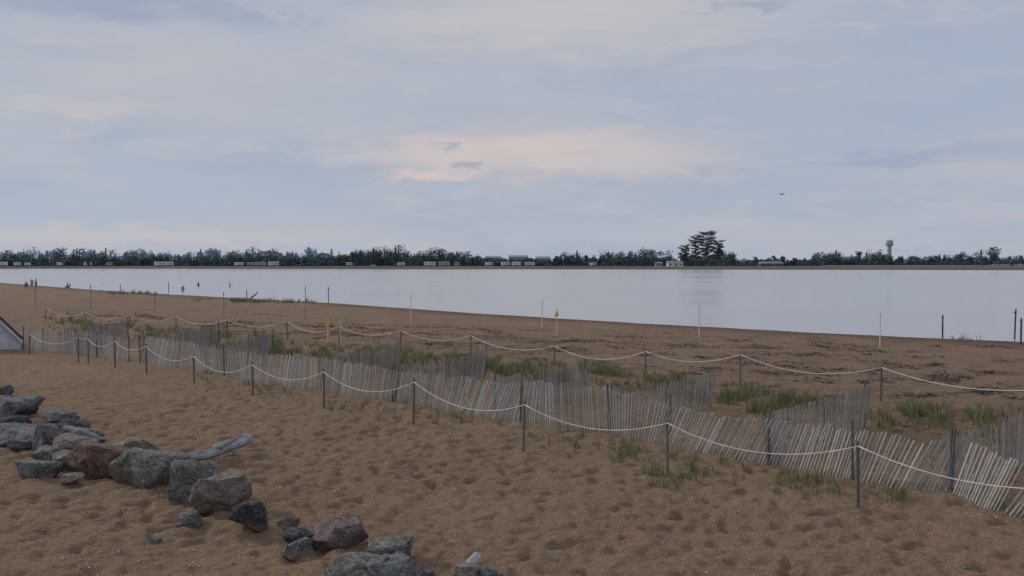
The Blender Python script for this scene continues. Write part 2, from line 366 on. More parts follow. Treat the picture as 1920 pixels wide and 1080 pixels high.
# ---------- rocks ----------
def rockmat(name,c1,c2,c3):
    def ds(q,f=.25):
        g_=sum(q)/3; return tuple(min(.6,(v*(1-f)+g_*f)*1.25) for v in q)
    c1,c2,c3=[ds(q) for q in(c1,c2,c3)]
    m,nt,b=newmat(name); tc=N(nt,'ShaderNodeTexCoord').outputs['Object']
    n1=NOI(nt,tc,3.5,8,.7,.8); n2=NOI(nt,tc,14,8,.8); n4=NOI(nt,tc,45,3,.7)
    c=MIX(nt,MR(nt,n1,.42,.56,0,1),c1,c2)
    c=MIX(nt,MR(nt,n2,.50,.60,0,.8),c,c3)
    n3=NOI(nt,SCALEV(nt,tc,(1,1,3.5)),4,5,.65,1.6)
    crack=MR(nt,MT(nt,'ABSOLUTE',MT(nt,'SUBTRACT',n3,.5)),0,.018,1,0)
    c=MIX(nt,MT(nt,'MULTIPLY',crack,.7),c,tuple(v*.3 for v in c2))
    c=MIX(nt,MR(nt,n4,.35,.7,0,.35),c,tuple(v*.4 for v in c1))
    sz=N(nt,'ShaderNodeSeparateXYZ'); nt.links.new(tc,sz.inputs[0])
    c=MIX(nt,MR(nt,MT(nt,'ADD',sz.outputs[2],MT(nt,'MULTIPLY',n1,.12)),.06,.16,.8,0),c,(.38,.26,.17))
    nt.links.new(c,b.inputs['Base Color']); b.inputs['Roughness'].default_value=.9; b.inputs['Specular IOR Level'].default_value=.2
    h=MT(nt,'ADD',MT(nt,'SUBTRACT',n1,MT(nt,'MULTIPLY',crack,.2)),MT(nt,'MULTIPLY',n2,.6)); BUMP(nt,b,h,1.0,.13); return m
RM={'red':rockmat('rock_red',(.36,.20,.145),(.18,.10,.08),(.44,.36,.31)),
'green':rockmat('rock_green',(.29,.29,.24),(.15,.16,.135),(.50,.50,.45)),
'grey':rockmat('rock_grey',(.27,.275,.275),(.13,.135,.14),(.46,.46,.45)),
'tan':rockmat('rock_tan',(.42,.34,.27),(.25,.20,.16),(.52,.46,.40)),
'dark':rockmat('rock_dark',(.12,.12,.13),(.06,.063,.07),(.30,.30,.30)),
'pink':rockmat('rock_pink',(.33,.22,.20),(.17,.11,.105),(.47,.39,.36))}
def rock(x0,x1,y0,y1,kind,seed,ang=0,hk=.92):
    r=random.Random(seed); cxp=(x0+x1)/2; gb=G(cxp,y1); D=gb.y
    w=(x1-x0)*D/F*1.06; ht=(y1-y0)*D/F*hk; dep=w*.8
    bm=bmesh.new(); bmesh.ops.create_icosphere(bm,subdivisions=5,radius=1)
    pl=[]
    for i in range(10):
        n=Vector((r.gauss(0,1),r.gauss(0,1),r.gauss(0,.8))).normalized(); pl.append((n,r.uniform(.48,.8)))
    pl.append((Vector((r.uniform(-.3,.3),r.uniform(-.3,.3),1)).normalized(),.62))
    so=Vector((r.random()*50,r.random()*50,0))
    for v in bm.verts:
        p=v.co.copy()
        for n,d in pl:
            k=p.dot(n)-d
            if k>0: p-=n*k*.97
        q=p+so
        p*=1+mnoise.noise(q*1.3)*.15+mnoise.noise(q*3.5)*.09+abs(mnoise.noise(q*7))*.07-abs(mnoise.noise(q*16))*.035
        v.co=p
    xs_=[v.co.x for v in bm.verts];ys_=[v.co.y for v in bm.verts];zs_=[v.co.z for v in bm.verts]
    a0,a1,b0,b1,c0,c1=min(xs_),max(xs_),min(ys_),max(ys_),min(zs_),max(zs_)
    for v in bm.verts:
        v.co=Vector((((v.co.x-a0)/(a1-a0)-.5)*w,((v.co.y-b0)/(b1-b0)-.5)*dep,(v.co.z-c0)/(c1-c0)*ht*1.3-ht*.3))
    me=bpy.data.meshes.new('boulder'); bm.to_mesh(me); bm.free(); me.materials.append(RM[kind])
    me.polygons.foreach_set('use_smooth',[True]*len(me.polygons))
    o=bpy.data.objects.new('boulder',me); COL.objects.link(o); y=D+dep*.40
    x=(cxp-960)/F*y; o.location=(x,y,ground_z(x,y)); return o
rocks=[(132,240,818,895,'red',1),(206,258,848,910,'tan',21),(222,348,848,924,'green',2),(318,414,858,948,'green',43),(358,466,894,968,'tan',4),(328,374,955,990,'grey',5),(426,500,945,1000,'dark',6),
(576,686,973,1029,'pink',7),(528,590,984,1024,'dark',8),(526,584,1010,1044,'grey',9),(688,771,1006,1054,'green',10),(604,724,1042,1100,'green',11),(698,806,1040,1098,'grey',12),(842,905,1058,1100,'tan',13),(890,942,1066,1100,'grey',14),
(56,118,784,850,'grey',15),(-14,66,744,784,'grey',16),(-22,54,774,806,'dark',17),(30,108,864,900,'green',18),(58,112,836,876,'green',19),(96,190,815,860,'tan',20),(92,150,842,884,'tan',22),(72,140,767,795,'grey',23),(-22,72,792,836,'grey',24),(190,306,820,860,'tan',25),(272,306,998,1014,'grey',26),(514,556,974,992,'dark',27),(108,148,892,910,'tan',28),(-12,24,722,745,'dark',29),(16,64,758,780,'dark',30),(106,170,784,822,'dark',31),(16,74,810,842,'grey',32),(776,816,1066,1088,'grey',33),(-18,34,738,762,'pink',34),(128,192,798,828,'tan',35)]
for i,rk in enumerate(rocks): rock(*rk)
# ---------- driftwood ----------
DW=vmat('driftwood_grey',.9,5,.45,.015,(1,1,1))
def log(name,pp,rads,col,n=14,spl=True):
    off=pp[0].copy(); P=[];R=[]
    for i in range(len(pp)-1):
        for k in range(6):
            t=k/6; q=pp[i].lerp(pp[i+1],t)-off; P.append(q+Vector((0,0,random.gauss(0,.008)))); R.append((rads[i]*(1-t)+rads[i+1]*t)*random.uniform(.94,1.06))
    P.append(pp[-1]-off); R.append(rads[-1])
    mb=MB(); vs=[];fs=[]
    kr=[random.uniform(.75,1.15) for _ in range(n)]
    for i,p in enumerate(P):
        t=(P[min(i+1,len(P)-1)]-P[max(i-1,0)]).normalized(); u=t.cross(Vector((0,0,1))).normalized(); w_=u.cross(t)
        for k in range(n):
            a=2*math.pi*k/n+i*.03; r=R[i]*kr[k]*random.uniform(.96,1.04)
            e=t*random.uniform(-.04,.09) if (i==len(P)-1 and spl) else Vector()
            vs.append(p+u*math.cos(a)*r+w_*math.sin(a)*r+e)
    for i in range(len(P)-1):
        for k in range(n): fs.append((i*n+k,i*n+(k+1)%n,(i+1)*n+(k+1)%n,(i+1)*n+k))
    fs.append(tuple(range(n))[::-1]); c0=len(vs); vs.append(P[-1]-(P[-1]-P[-2])*.5)
    for k in range(n): fs.append(((len(P)-1)*n+k,(len(P)-1)*n+(k+1)%n,c0))
    mb.add(vs,fs,col)
    for k in range(n):
        kk=random.uniform(.5,1.3)
        for i in range(len(P)): mb.c[i*n+k]=(col[0]*kk,col[1]*kk,col[2]*kk,1)
    return mb,off
a=G(318,882);b_=G(400,872);c_=G(462,852)
a.z+=.20;b_.z+=.27;c_.z+=.37
mb,off=log('d',[a,b_,c_],[.11,.13,.15],(.38,.39,.40))
q0=b_-off
mb.tube([q0+Vector((.0,.02,.10)),q0+Vector((.35,.1,.22)),q0+Vector((.6,.15,.40))],[.07,.055,.03],(.34,.35,.36),7,.15)
mb.build('driftwood_log',DW,loc=off)
a=G(120,822);b_=G(192,832); a.z+=.25;b_.z+=.08
mb,off=log('d',[a,a.lerp(b_,.5)+Vector((0,0,.03)),b_],[.10,.11,.07],(.17,.165,.16)); mb.build('driftwood_log',DW,loc=off)
a=G(868,1084);b_=G(896,1066);a.z+=.1;b_.z+=.20
mb,off=log('d',[a,b_],[.08,.065],(.40,.40,.39),10); mb.build('driftwood_log',DW,loc=off)
a=G(432,566);b_=G(492,566);a.z+=.35;b_.z+=.12
mb,off=log('d',[a,a.lerp(b_,.5),b_],[.22,.25,.12],(.28,.27,.28)); mb.tube([Vector((2.4,0,.1)),Vector((3.0,.3,.6)),Vector((3.1,.3,.9))],[.12,.08,.04],(.22,.21,.21),6,.1)
mb.build('driftwood_log',DW,loc=off)
# ---------- beach hut ----------
WH=cmat('white_paint',(.60,.63,.66),.6); RF=vmat('roof_shingle',.9,6,.3)
g=G(39,652); W=3.2; ra=.62; cx_=g.x-W/2*math.cos(ra); cy_=g.y-W/2*math.sin(ra); e=empty('beach_hut',(cx_,cy_,ground_z(cx_,cy_)),ra)
hw=W/2; eh=.55; ap=2.35; Ld=3.6
mb=MB(); mb.add([(-hw,0,-.2),(hw,0,-.2),(hw,0,eh),(0,0,ap),(-hw,0,eh),(-hw,Ld,-.2),(hw,Ld,-.2),(hw,Ld,eh),(0,Ld,ap),(-hw,Ld,eh)],[(0,1,2,3,4),(9,8,7,6,5),(1,6,7,2),(5,0,4,9)],(1,1,1)); mb.build('walls',WH,e)
mb=MB()
for s_ in(-1,1):
    d=Vector((s_*hw,0,eh-ap)).normalized(); n=Vector((-d.z*s_,0,d.x*s_)); 
    if n.z<0:n=-n
    A=Vector((0,0,ap+.005)); B=A+d*((Vector((hw,0,ap-eh)).length)+.15)
    vs=[q+n*t+Vector((0,yy,0)) for q in(A,B) for t in(.005,.08) for yy in(-.18,Ld+.18)]
    mb.add(vs,[(0,1,3,2),(4,6,7,5),(0,4,5,1),(2,3,7,6),(0,2,6,4),(1,5,7,3)],(.07,.075,.08))
mb.build('roof',RF,e)
mb=MB()
for s_ in(-1,1):
    d=Vector((s_*hw,0,eh-ap)).normalized(); A=Vector((0,-.195,ap-.10)); B=A+d*2.5
    mb.add([A,A-Vector((0,0,.13)),B-Vector((0,0,.13)),B,A+Vector((0,.06,0)),A+Vector((0,.06,-.13)),B+Vector((0,.06,-.13)),B+Vector((0,.06,0))],[(0,1,2,3),(7,6,5,4),(0,3,7,4),(1,5,6,2),(0,4,5,1),(3,2,6,7)],(.8,.8,.8))
mb.build('rake_trim',cmat('trim_white',(.72,.74,.76),.5),e)
mb=MB(); mb.box((-.6,-.015,.6),.8,.03,1.3,(.2,.25,.3)); mb.build('door',WOOD,e)
# ---------- distant trees ----------
LF=vmat('foliage_far',.95,.25,.35,0,spec=.05)
def crown(kind,h,R,n):
    if kind=='con':
        t=rng.random(n)**.75; r=R*(1-t)**.85*np.sqrt(rng.random(n))*(.75+.25*np.sin(t*40)); a=rng.random(n)*6.283
        return np.stack([r*np.cos(a),r*np.sin(a),h*(.08+.92*t)],1)
    P=[]
    nl=9
    for i in range(nl):
        cz=h*rng.uniform(.25,.86); rr=R*rng.uniform(.4,.6); a=rng.random()*6.28; ro=R*rng.uniform(0,.7)*(1.15-cz/h)
        m_=n//nl; d=rng.normal(size=(m_,3)); d/=np.linalg.norm(d,axis=1)[:,None]; d*=(rng.random((m_,1))**.4)*rr; d[:,2]*=.75
        d+=np.array([ro*math.cos(a),ro*math.sin(a),min(cz,h-rr*.6)]); P.append(d)
    return np.concatenate(P)
def treeline(name,prof,D0,D1,count,conp,col,leaf,nq,basez,uh,trunks=True):
    pxs=[p[0] for p in prof];tp=[p[1] for p in prof]; VV=[];CC=[]
    for i in range(count):
        px=random.uniform(pxs[0],pxs[-1]); D=random.uniform(D0,D1); x=(px-960)/F*D
        top=np.interp(px,pxs,tp); var=vn(np.array([px/17.]),np.array([D0/7.]))[0]
        h=max(2.5,(HZ-top)*D/F+CAMZ-basez)*random.choice([.45,.6,.75,.9,.97,1.0,.55])*(.66+.5*var)
        kind='con' if random.random()<conp else 'dec'
        R=h*(random.uniform(.2,.28) if kind=='con' else random.uniform(.42,.66))
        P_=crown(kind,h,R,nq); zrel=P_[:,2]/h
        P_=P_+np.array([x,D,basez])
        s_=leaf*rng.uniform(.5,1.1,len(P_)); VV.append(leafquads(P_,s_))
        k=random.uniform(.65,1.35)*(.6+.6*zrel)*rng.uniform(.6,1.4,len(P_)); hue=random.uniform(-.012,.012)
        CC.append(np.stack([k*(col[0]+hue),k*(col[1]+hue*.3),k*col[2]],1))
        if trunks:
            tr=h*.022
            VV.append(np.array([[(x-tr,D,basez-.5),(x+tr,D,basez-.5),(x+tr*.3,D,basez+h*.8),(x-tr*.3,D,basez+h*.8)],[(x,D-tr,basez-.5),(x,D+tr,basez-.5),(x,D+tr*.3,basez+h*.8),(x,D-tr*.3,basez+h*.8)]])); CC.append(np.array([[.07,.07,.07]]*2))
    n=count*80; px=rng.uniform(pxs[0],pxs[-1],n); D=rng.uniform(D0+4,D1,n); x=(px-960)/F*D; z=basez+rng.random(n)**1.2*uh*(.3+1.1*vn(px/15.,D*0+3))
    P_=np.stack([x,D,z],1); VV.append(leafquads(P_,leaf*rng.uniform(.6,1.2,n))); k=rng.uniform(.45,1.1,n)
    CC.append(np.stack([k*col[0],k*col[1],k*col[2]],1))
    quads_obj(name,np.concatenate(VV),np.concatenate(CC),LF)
profN=[(-150,478),(0,478),(44,466),(60,475),(100,476),(200,477),(300,478),(400,477),(480,473),(550,477),(600,471),(650,476),(680,465),(700,459),(760,461),(800,467),(840,461),(880,467),(905,483),(1035,483),(1060,469),(1120,467),(1190,463),(1240,461),(1290,467),(1350,467),(1385,478),(1460,475),(1500,483),(1540,484)]
treeline('tree_line',profN,708,790,520,.14,(.12,.158,.172),.72,190,1.5,6)  # bluish grey leaf colour has some distance haze painted in
treeline('tree_line',[(-200,462),(100,463),(300,464),(480,465),(620,466),(760,473),(900,481)],1250,1500,340,.3,(.26,.33,.40),1.6,130,1.5,14)  # far ridge: haze painted as pale blue leaf colour
treeline('tree_line',[(1525,476),(1540,468),(1580,471),(1640,467),(1690,471),(1720,480),(1780,476),(1800,470),(1840,471),(1880,476),(2050,477)],980,1080,140,.15,(.13,.168,.18),1.0,160,1.5,5)  # haze put into the bluish leaf colour here too
treeline('tree_line',[(850,482),(1100,480),(1500,482),(1700,482),(2100,479)],1500,1800,260,.2,(.27,.335,.40),1.9,100,1.5,10)  # farthest row, aerial haze painted into its lighter blue leaves
BARK=cmat('bark',(.08,.075,.07))
def pine(px,topy,D,wd,seed,n=2600):
    r=random.Random(seed); x=(px-960)/F*D; h=(HZ-topy)*D/F+CAMZ-1.5
    e=empty('pine_tree',(x,D,1.5)); mb=MB(); lean=r.uniform(-.6,.6)
    mb.tube([(0,0,-.5),(lean*.5,0,h*.5),(lean,0,h*.97)],[.5,.32,.08],(.05,.045,.04),8)
    V=[];C=[]
    nb=22
    for i in range(nb):
        t=.28+.70*i/nb; L_=wd*(.55+.5*math.sin(math.pi*min(1,(1-t)*1.35+.12)))*r.uniform(.6,1.1); a=i*2.4+r.uniform(-.5,.5)
        z0=h*t; tip=Vector((math.cos(a)*L_+lean*t,math.sin(a)*L_,z0+L_*r.uniform(.08,.3)))
        mb.tube([(lean*t,0,z0),tip*.5+Vector((lean*t,0,z0))*.5+Vector((0,0,-.2)),tip],[.14,.09,.03],(.05,.045,.04),5)
        for j in range(4):
            q=Vector((lean*t,0,z0)).lerp(tip,.35+.22*j); m_=n//nb//4; rr=L_*r.uniform(.2,.34)
            d=rng.normal(size=(m_,3))*np.array([rr*.6,rr*.6,rr*.26]); d+=np.array(q)+np.array([0,0,.25]); V.append(leafquads(d,.4*rng.uniform(.6,1.3,m_)))
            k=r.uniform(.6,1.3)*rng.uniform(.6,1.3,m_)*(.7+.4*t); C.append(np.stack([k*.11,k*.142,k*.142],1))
    mb.build('trunk',BARK,e)
    quads_obj('crown',np.concatenate(V),np.concatenate(C),LF,e)
pine(1326,434,650,7.5,1,4200); pine(1304,443,654,5.5,2,2800); pine(1346,452,658,5,3,2400); pine(1283,460,662,4,5,1700)
pine(1862,464,900,7,6,1800)
# ---------- caravans, cars, buildings on the far shore ----------
PW=cmat('gelcoat_white',(.74,.75,.76),.4); GL=cmat('dark_glass',(.05,.055,.06),.15); TY=cmat('rubber_tyre',(.03,.03,.03),.9); STR=cmat('stripe_blue',(.14,.19,.28),.4); GREY=cmat('roof_grey',(.28,.30,.32),.7); TANW=cmat('siding_tan',(.46,.43,.38),.8)
def bevelbox(name,sx,sy,sz,loc,mat,par,bev=.15,taper=None):
    bm=bmesh.new(); bmesh.ops.create_cube(bm,size=1)
    for v in bm.verts: v.co=Vector((v.co.x*sx,v.co.y*sy,v.co.z*sz))
    if taper:
        for v in bm.verts:
            if v.co.z>0: v.co.x*=taper[0]; v.co.y*=taper[1]
    if bev: bmesh.ops.bevel(bm,geom=bm.edges[:],offset=bev,segments=2,affect='EDGES',profile=.5)
    me=bpy.data.meshes.new(name); bm.to_mesh(me); bm.free(); me.materials.append(mat); o=bpy.data.objects.new(name,me); COL.objects.link(o); o.parent=par; o.location=loc; return o
def wheel(par,x,y,r):
    mb=MB(); mb.tube([(x,y-.12,r),(x,y+.12,r)],r,(1,1,1),14); mb.build('wheel',TY,par)
def caravan(px,D,L_=7.5,h=2.6,rot=0.0):
    x=(px-960)/F*D; e=empty('caravan',(x,D,1.5),rot)
    bevelbox('body',L_,2.4,h,(0,0,.55+h/2),random.choice([PW,PW,PW,TANW]),e,.25)
    for wx in (-L_*.3,0.05,L_*.32): bevelbox('window',L_*.14,.06,.6,(wx,-1.21,.55+h*.62),GL,e,.02)
    bevelbox('door',.7,.05,1.8,(L_*.17,-1.21,1.55),GREY,e,.02)
    bevelbox('stripe',L_*.9,.04,.18,(0,-1.205,.95),STR,e,0)
    bevelbox('roof_vent',.8,.8,.25,(L_*.1,0,.55+h+.1),GREY,e,.03)
    bevelbox('drawbar',1.3,.12,.12,(-L_/2-.5,0,.6),GREY,e,0)
    for wx in(-.45,.45): wheel(e,wx,-1.05,.36); wheel(e,wx,1.05,.36)
    return e
for px,D,L_,h in ((6,700,8,2.7),(33,706,5,2.5),(52,700,4,2.2),(112,712,5,2.4),(165,714,6,2.5),(205,714,5,2.4),(300,694,8,2.9),(318,704,6,2.9),(448,706,7,2.5),(470,712,6,2.5),(489,698,9,2.8),(513,690,8,3),(655,714,5,2.4),(752,708,6,2.4),(806,690,9,2.8),(833,696,9,3.0),(856,712,5,2.4),(917,706,6,2.5),(948,710,7,2.7),(968,694,7,2.8),(993,708,8,2.5),(1112,714,5,2.4)):
    caravan(px,D-2,L_,h,random.uniform(-.7,.7))
CW=[cmat('car_white',(.7,.7,.7),.3),cmat('car_dark',(.06,.07,.09),.3),cmat('car_silver',(.4,.42,.44),.3),cmat('car_red',(.25,.04,.03),.3)]
def car(px,D,mat,rot):
    x=(px-960)/F*D; e=empty('parked_car',(x,D,float(base_h(x,D))),rot)
    bevelbox('body',4.5,1.8,.65,(0,0,.65),mat,e,.12); bevelbox('cabin',2.5,1.6,.6,(-.2,0,1.25),GL,e,.1,(.75,.85)); bevelbox('roof',1.75,1.3,.06,(-.2,0,1.57),mat,e,.02)
    for wx in(-1.4,1.4):
        for wy in(-.82,.82): wheel(e,wx,wy,.32)
for i,px in enumerate((1864,1872,1881,1889,1897,1906,1915,1842)): car(px,800+random.uniform(-8,8),CW[0 if i in(0,2,3,5,6) else random.choice([1,2,3])],random.uniform(-.4,.4))
for px in (60,350,560,700,1030): car(px,692,random.choice(CW),random.uniform(-.4,.4))
def house(name,px,D,w,d,h,rh,wm,rm,nw=3,rot=0):
    x=(px-960)/F*D; e=empty(name,(x,D,1.5),rot)
    mb=MB(); mb.box((0,0,h/2-.3),w,d,h+.6,(1,1,1)); mb.build('walls',wm,e)
    mb=MB(); a=w/2+.3;b2=d/2+.3
    mb.add([(-a,-b2,h+.003),(a,-b2,h+.003),(a,b2,h+.003),(-a,b2,h+.003),(-a*.92,0,h+rh),(a*.92,0,h+rh)],[(3,2,1,0),(0,1,5,4),(2,3,4,5),(1,2,5),(3,0,4)],(1,1,1)); mb.build('roof',rm,e)
    for i in range(nw):
        mb=MB(); mb.box((-w/2+w*(i+.5)/nw,-d/2-.02,h*.55),min(1.4,w/nw*.5),.06,h*.4,(1,1,1)); mb.build('window',GL,e)
    mb=MB(); mb.box((w*.08,-d/2-.025,1),1,.06,2,(1,1,1)); mb.build('door',GREY,e)
house('white_cottage',1265,650,11,7,2.9,1.1,PW,GREY,3)
house('park_pavilion',1445,700,18,8,2.2,1.4,cmat('siding_dark',(.11,.11,.11)),GREY,4)
house('shed',1235,700,5,4,2.4,1,TANW,GREY,2)
for px,w,hh_ in ((925,22,9.5),(972,26,10.5),(1018,20,9),(1730,24,6),(1560,20,6)): house('warehouse',px,1180,w,14,hh_,2.2,cmat('siding_grey',(.30,.335,.37)),cmat('roof_pale',(.36,.39,.43)),8)
# water tower
D=1500; x=(1667-960)/F*D; e=empty('water_tower',(x,D,1.5)); TW=cmat('tower_paint',(.44,.48,.54),.6,ns=.1)
def lathe(nm,prof,mat,n=24):
    mb=MB(); vs=[];fs=[]
    for r,z in prof:
        for k in range(n): vs.append((r*math.cos(6.2832*k/n),r*math.sin(6.2832*k/n),z))
    for i in range(len(prof)-1):
        for k in range(n): fs.append((i*n+k,i*n+(k+1)%n,(i+1)*n+(k+1)%n,(i+1)*n+k))
    mb.add(vs,fs,(1,1,1)); mb.build(nm,mat,e,True)
lathe('column',[(3.9,-1),(3.6,3),(3.4,28),(3.8,30)],TW); lathe('tank',[(3.8,30),(5.9,32),(6.1,33.5),(6.1,38.5),(5.7,40),(3.2,41),(.05,41.4)],TW)
lathe('railing',[(6.4,32.4),(6.4,33.4)],cmat('steel_grey',(.25,.27,.3),.5)); lathe('antenna',[(.15,41),(.1,44.5),(.02,44.7)],GREY,8)
for px in (1605,1640,1715,1745,1205,1412):
    D=960; x=(px-960)/F*D; mb=MB(); mb.tube([(0,0,-.5),(0,0,10.5)],[.2,.13],(.1,.1,.1),6); mb.box((0,0,9.6),2.2,.15,.15,(.1,.1,.1)); mb.build('utility_pole',WOOD,loc=(x,D,1.5))
# ---------- people ----------
SK=(.42,.27,.20)
def pmat(name,shirt,short,zs):
    m,nt,b=newmat(name); o=N(nt,'ShaderNodeTexCoord').outputs['Object']; s_=N(nt,'ShaderNodeSeparateXYZ'); nt.links.new(o,s_.inputs[0])
    z=s_.outputs[2]; ax=MT(nt,'ABSOLUTE',s_.outputs[0])
    c=MIX(nt,MR(nt,z,zs[0]-.01,zs[0]+.01,0,1),SK,short); c=MIX(nt,MR(nt,z,zs[1]-.01,zs[1]+.01,0,1),c,shirt); c=MIX(nt,MR(nt,z,zs[2]-.01,zs[2]+.01,0,1),c,SK)
    c=MIX(nt,MR(nt,ax,.24,.26,0,1),c,SK)
    nt.links.new(c,b.inputs['Base Color']); b.inputs['Roughness'].default_value=.8; return m
HAIR=cmat('hair_brown',(.05,.035,.025)); SKM=cmat('skin',SK,.6); EYE=cmat('eye_dark',(.02,.02,.02),.3)
def person(loc,rot,pose,shirt,short,sc=1.0):
    e=empty('person',loc,rot); e.scale=(sc,)*3
    V=[];R=[];E=[]
    def v(p,r,par=None):
        V.append(p);R.append(r)
        if par is not None: E.append((par,len(V)-1))
        return len(V)-1
    if pose=='sit': dz=-.42
    else: dz=0
    pel=v((0,0,.95+dz),.135); ch1=v((0,.01,1.15+dz),.125,pel); ch=v((0,0,1.36+dz),.15,ch1); nk=v((0,0,1.50+dz),.06,ch); hb=v((0,-.01,1.58+dz),.06,nk)
    for s_ in(-1,1):
        hip=v((s_*.10,0,.90+dz),.095,pel)
        if pose=='sit': kn=v((s_*.13,-.44,.50),.062,hip); an=v((s_*.13,-.52,.09),.042,kn); 
        elif pose=='walk': kn=v((s_*.11,-.12*s_-.04,.50),.062,hip); an=v((s_*.11,-.24*s_+.06,.09),.042,kn)
        else: kn=v((s_*.12,-.02,.50),.062,hip); an=v((s_*.13,.02,.09),.042,kn)
        x,y,z=V[an]; v((x*1.1,y-.15,.04),.036,an)
        sh_=v((s_*.18,0,1.42+dz),.062,ch)
        if pose=='sit': el=v((s_*.25,-.08,1.14+dz),.044,sh_); wr=v((s_*.2,-.33,1.08+dz),.03,el); hd=(0,-1,-.1)
        elif pose=='walk': el=v((s_*.25,.10*s_,1.15),.044,sh_); wr=v((s_*.26,.12*s_-.10,.92),.03,el); hd=(0,-.2,-1)
        else: el=v((s_*.26,.03,1.14),.044,sh_); wr=v((s_*.29,-.06,.90),.03,el); hd=(0,-.15,-1)
        w=Vector(V[wr]); d=Vector(hd).normalized(); pm=v(tuple(w+d*.07),.034,wr)
        q=Vector(V[pm])
        for f,(o,l) in enumerate(((-.03,.075),(-.01,.085),(.01,.08),(.03,.065))):
            side=Vector((0,1,0)) if pose!='sit' else Vector((1,0,0))
            k1=v(tuple(q+side*o+d*l*.5),.010,pm); v(tuple(q+side*o*1.1+d*l+Vector((-s_*.015,0,0))),.008,k1)
        t1=v(tuple(w+d*.04+Vector((-s_*.02,-.035,0))),.011,wr); v(tuple(w+d*.085+Vector((-s_*.02,-.05,0))),.009,t1)
    me=bpy.data.meshes.new('body'); me.from_pydata(V,E,[]); o=bpy.data.objects.new('body',me); COL.objects.link(o); o.parent=e
    sm=o.modifiers.new('s','SKIN'); 
    for i,sv in enumerate(me.skin_vertices[0].data): sv.radius=(R[i],R[i]*.8); sv.use_root=(i==0)
    ss=o.modifiers.new('u','SUBSURF'); ss.levels=1; ss.render_levels=2
    me.materials.append(pmat('clothes',shirt,short,(.52 if pose!='sit' else .40,1.0+dz,1.47+dz)))
    bm=bmesh.new(); bmesh.ops.create_uvsphere(bm,u_segments=20,v_segments=14,radius=1)
    for q in bm.verts:
        x,y,z=q.co; jaw=1-.25*max(0,-z); q.co=Vector((x*.078*jaw,y*.098*jaw,z*.118))
        if y<-.85 and -.35<z<.1: q.co.y-=.018*(1-abs(x)*2)
    me=bpy.data.meshes.new('head'); bm.to_mesh(me); bm.free(); me.materials.append(SKM); h_=bpy.data.objects.new('head',me); COL.objects.link(h_); h_.parent=e; h_.location=(0,-.02,1.67+dz)
    bm=bmesh.new(); bmesh.ops.create_uvsphere(bm,u_segments=20,v_segments=14,radius=1)
    for q in bm.verts:
        x,y,z=q.co; q.co=Vector((x*.086,y*.103+.018,max(z,-.5 if y>0 else .28)*.122+.008))
    me=bpy.data.meshes.new('hair'); bm.to_mesh(me); bm.free(); me.materials.append(HAIR); h2=bpy.data.objects.new('hair',me); COL.objects.link(h2); h2.parent=e; h2.location=(0,-.02,1.67+dz)
    mb=MB()
    for s_ in(-1,1): mb.tube([(s_*.03,-.118,1.675+dz),(s_*.03,-.108,1.675+dz)],.009,(1,1,1),8)
    mb.tube([(-.025,-.108,1.605+dz),(0,-.114,1.602+dz),(.025,-.108,1.605+dz)],.005,(1,1,1),6); mb.build('eyes_mouth',EYE,e)
    mb=MB()
    for s_ in(-1,1): mb.tube([(s_*.076,-.015,1.64+dz),(s_*.088,-.01,1.67+dz),(s_*.078,-.005,1.70+dz)],[.008,.012,.008],(1,1,1),6)
    mb.build('ears',SKM,e); return e
def gp(px,py):
    g=G(px,py); g.z=max(ground_z(g.x,g.y),-.9); return g
g=gp(68,541); person(g,2.4,'stand',(.05,.06,.10),(.03,.03,.04))
g=gp(60,541); person(g,.4,'walk',(.30,.12,.10),(.05,.05,.08))
g=gp(127,544); person(g,-.6,'sit',(.06,.10,.14),(.04,.04,.05),.95)
g=gp(49,541); person(g,.3,'sit',(.06,.26,.28),(.05,.06,.10))
TEAL=cmat('canvas_teal',(.05,.26,.28))
for px,py,ry in ((49,541,.3),(127,544,-.6)):
    g=gp(px,py); e=empty('beach_chair',g,ry); mb=MB(); mb.box((0,.0,.40),.5,.5,.04,(1,1,1)); mb.add([(-.25,.22,.42),(.25,.22,.42),(.25,.45,1.05),(-.25,.45,1.05),(-.25,.25,.42),(.25,.25,.42),(.25,.48,1.05),(-.25,.48,1.05)],[(0,1,2,3),(7,6,5,4),(0,4,5,1),(2,6,7,3),(1,5,6,2),(0,3,7,4)],(1,1,1)); mb.build('seat',TEAL,e)
    mb=MB()
    for s_ in(-.26,.26): mb.tube([(s_,-.25,0),(s_,.28,.62)],.014,(.3,.3,.3),6); mb.tube([(s_,.3,0),(s_,-.22,.6)],.014,(.3,.3,.3),6); mb.tube([(s_,-.24,.6),(s_,.32,.62)],.018,(.3,.3,.3),6)
    mb.build('frame',WOOD,e)
for px,py,rt,sh_ in ((372,537,1.2,(.05,.05,.07)),(431,538,-1,(.22,.06,.05)),(343,545,.2,(.08,.08,.1))):
    g=G(px,py); p_=person((g.x,g.y,WZ-.85),rt,'stand',sh_,(.04,.04,.06))
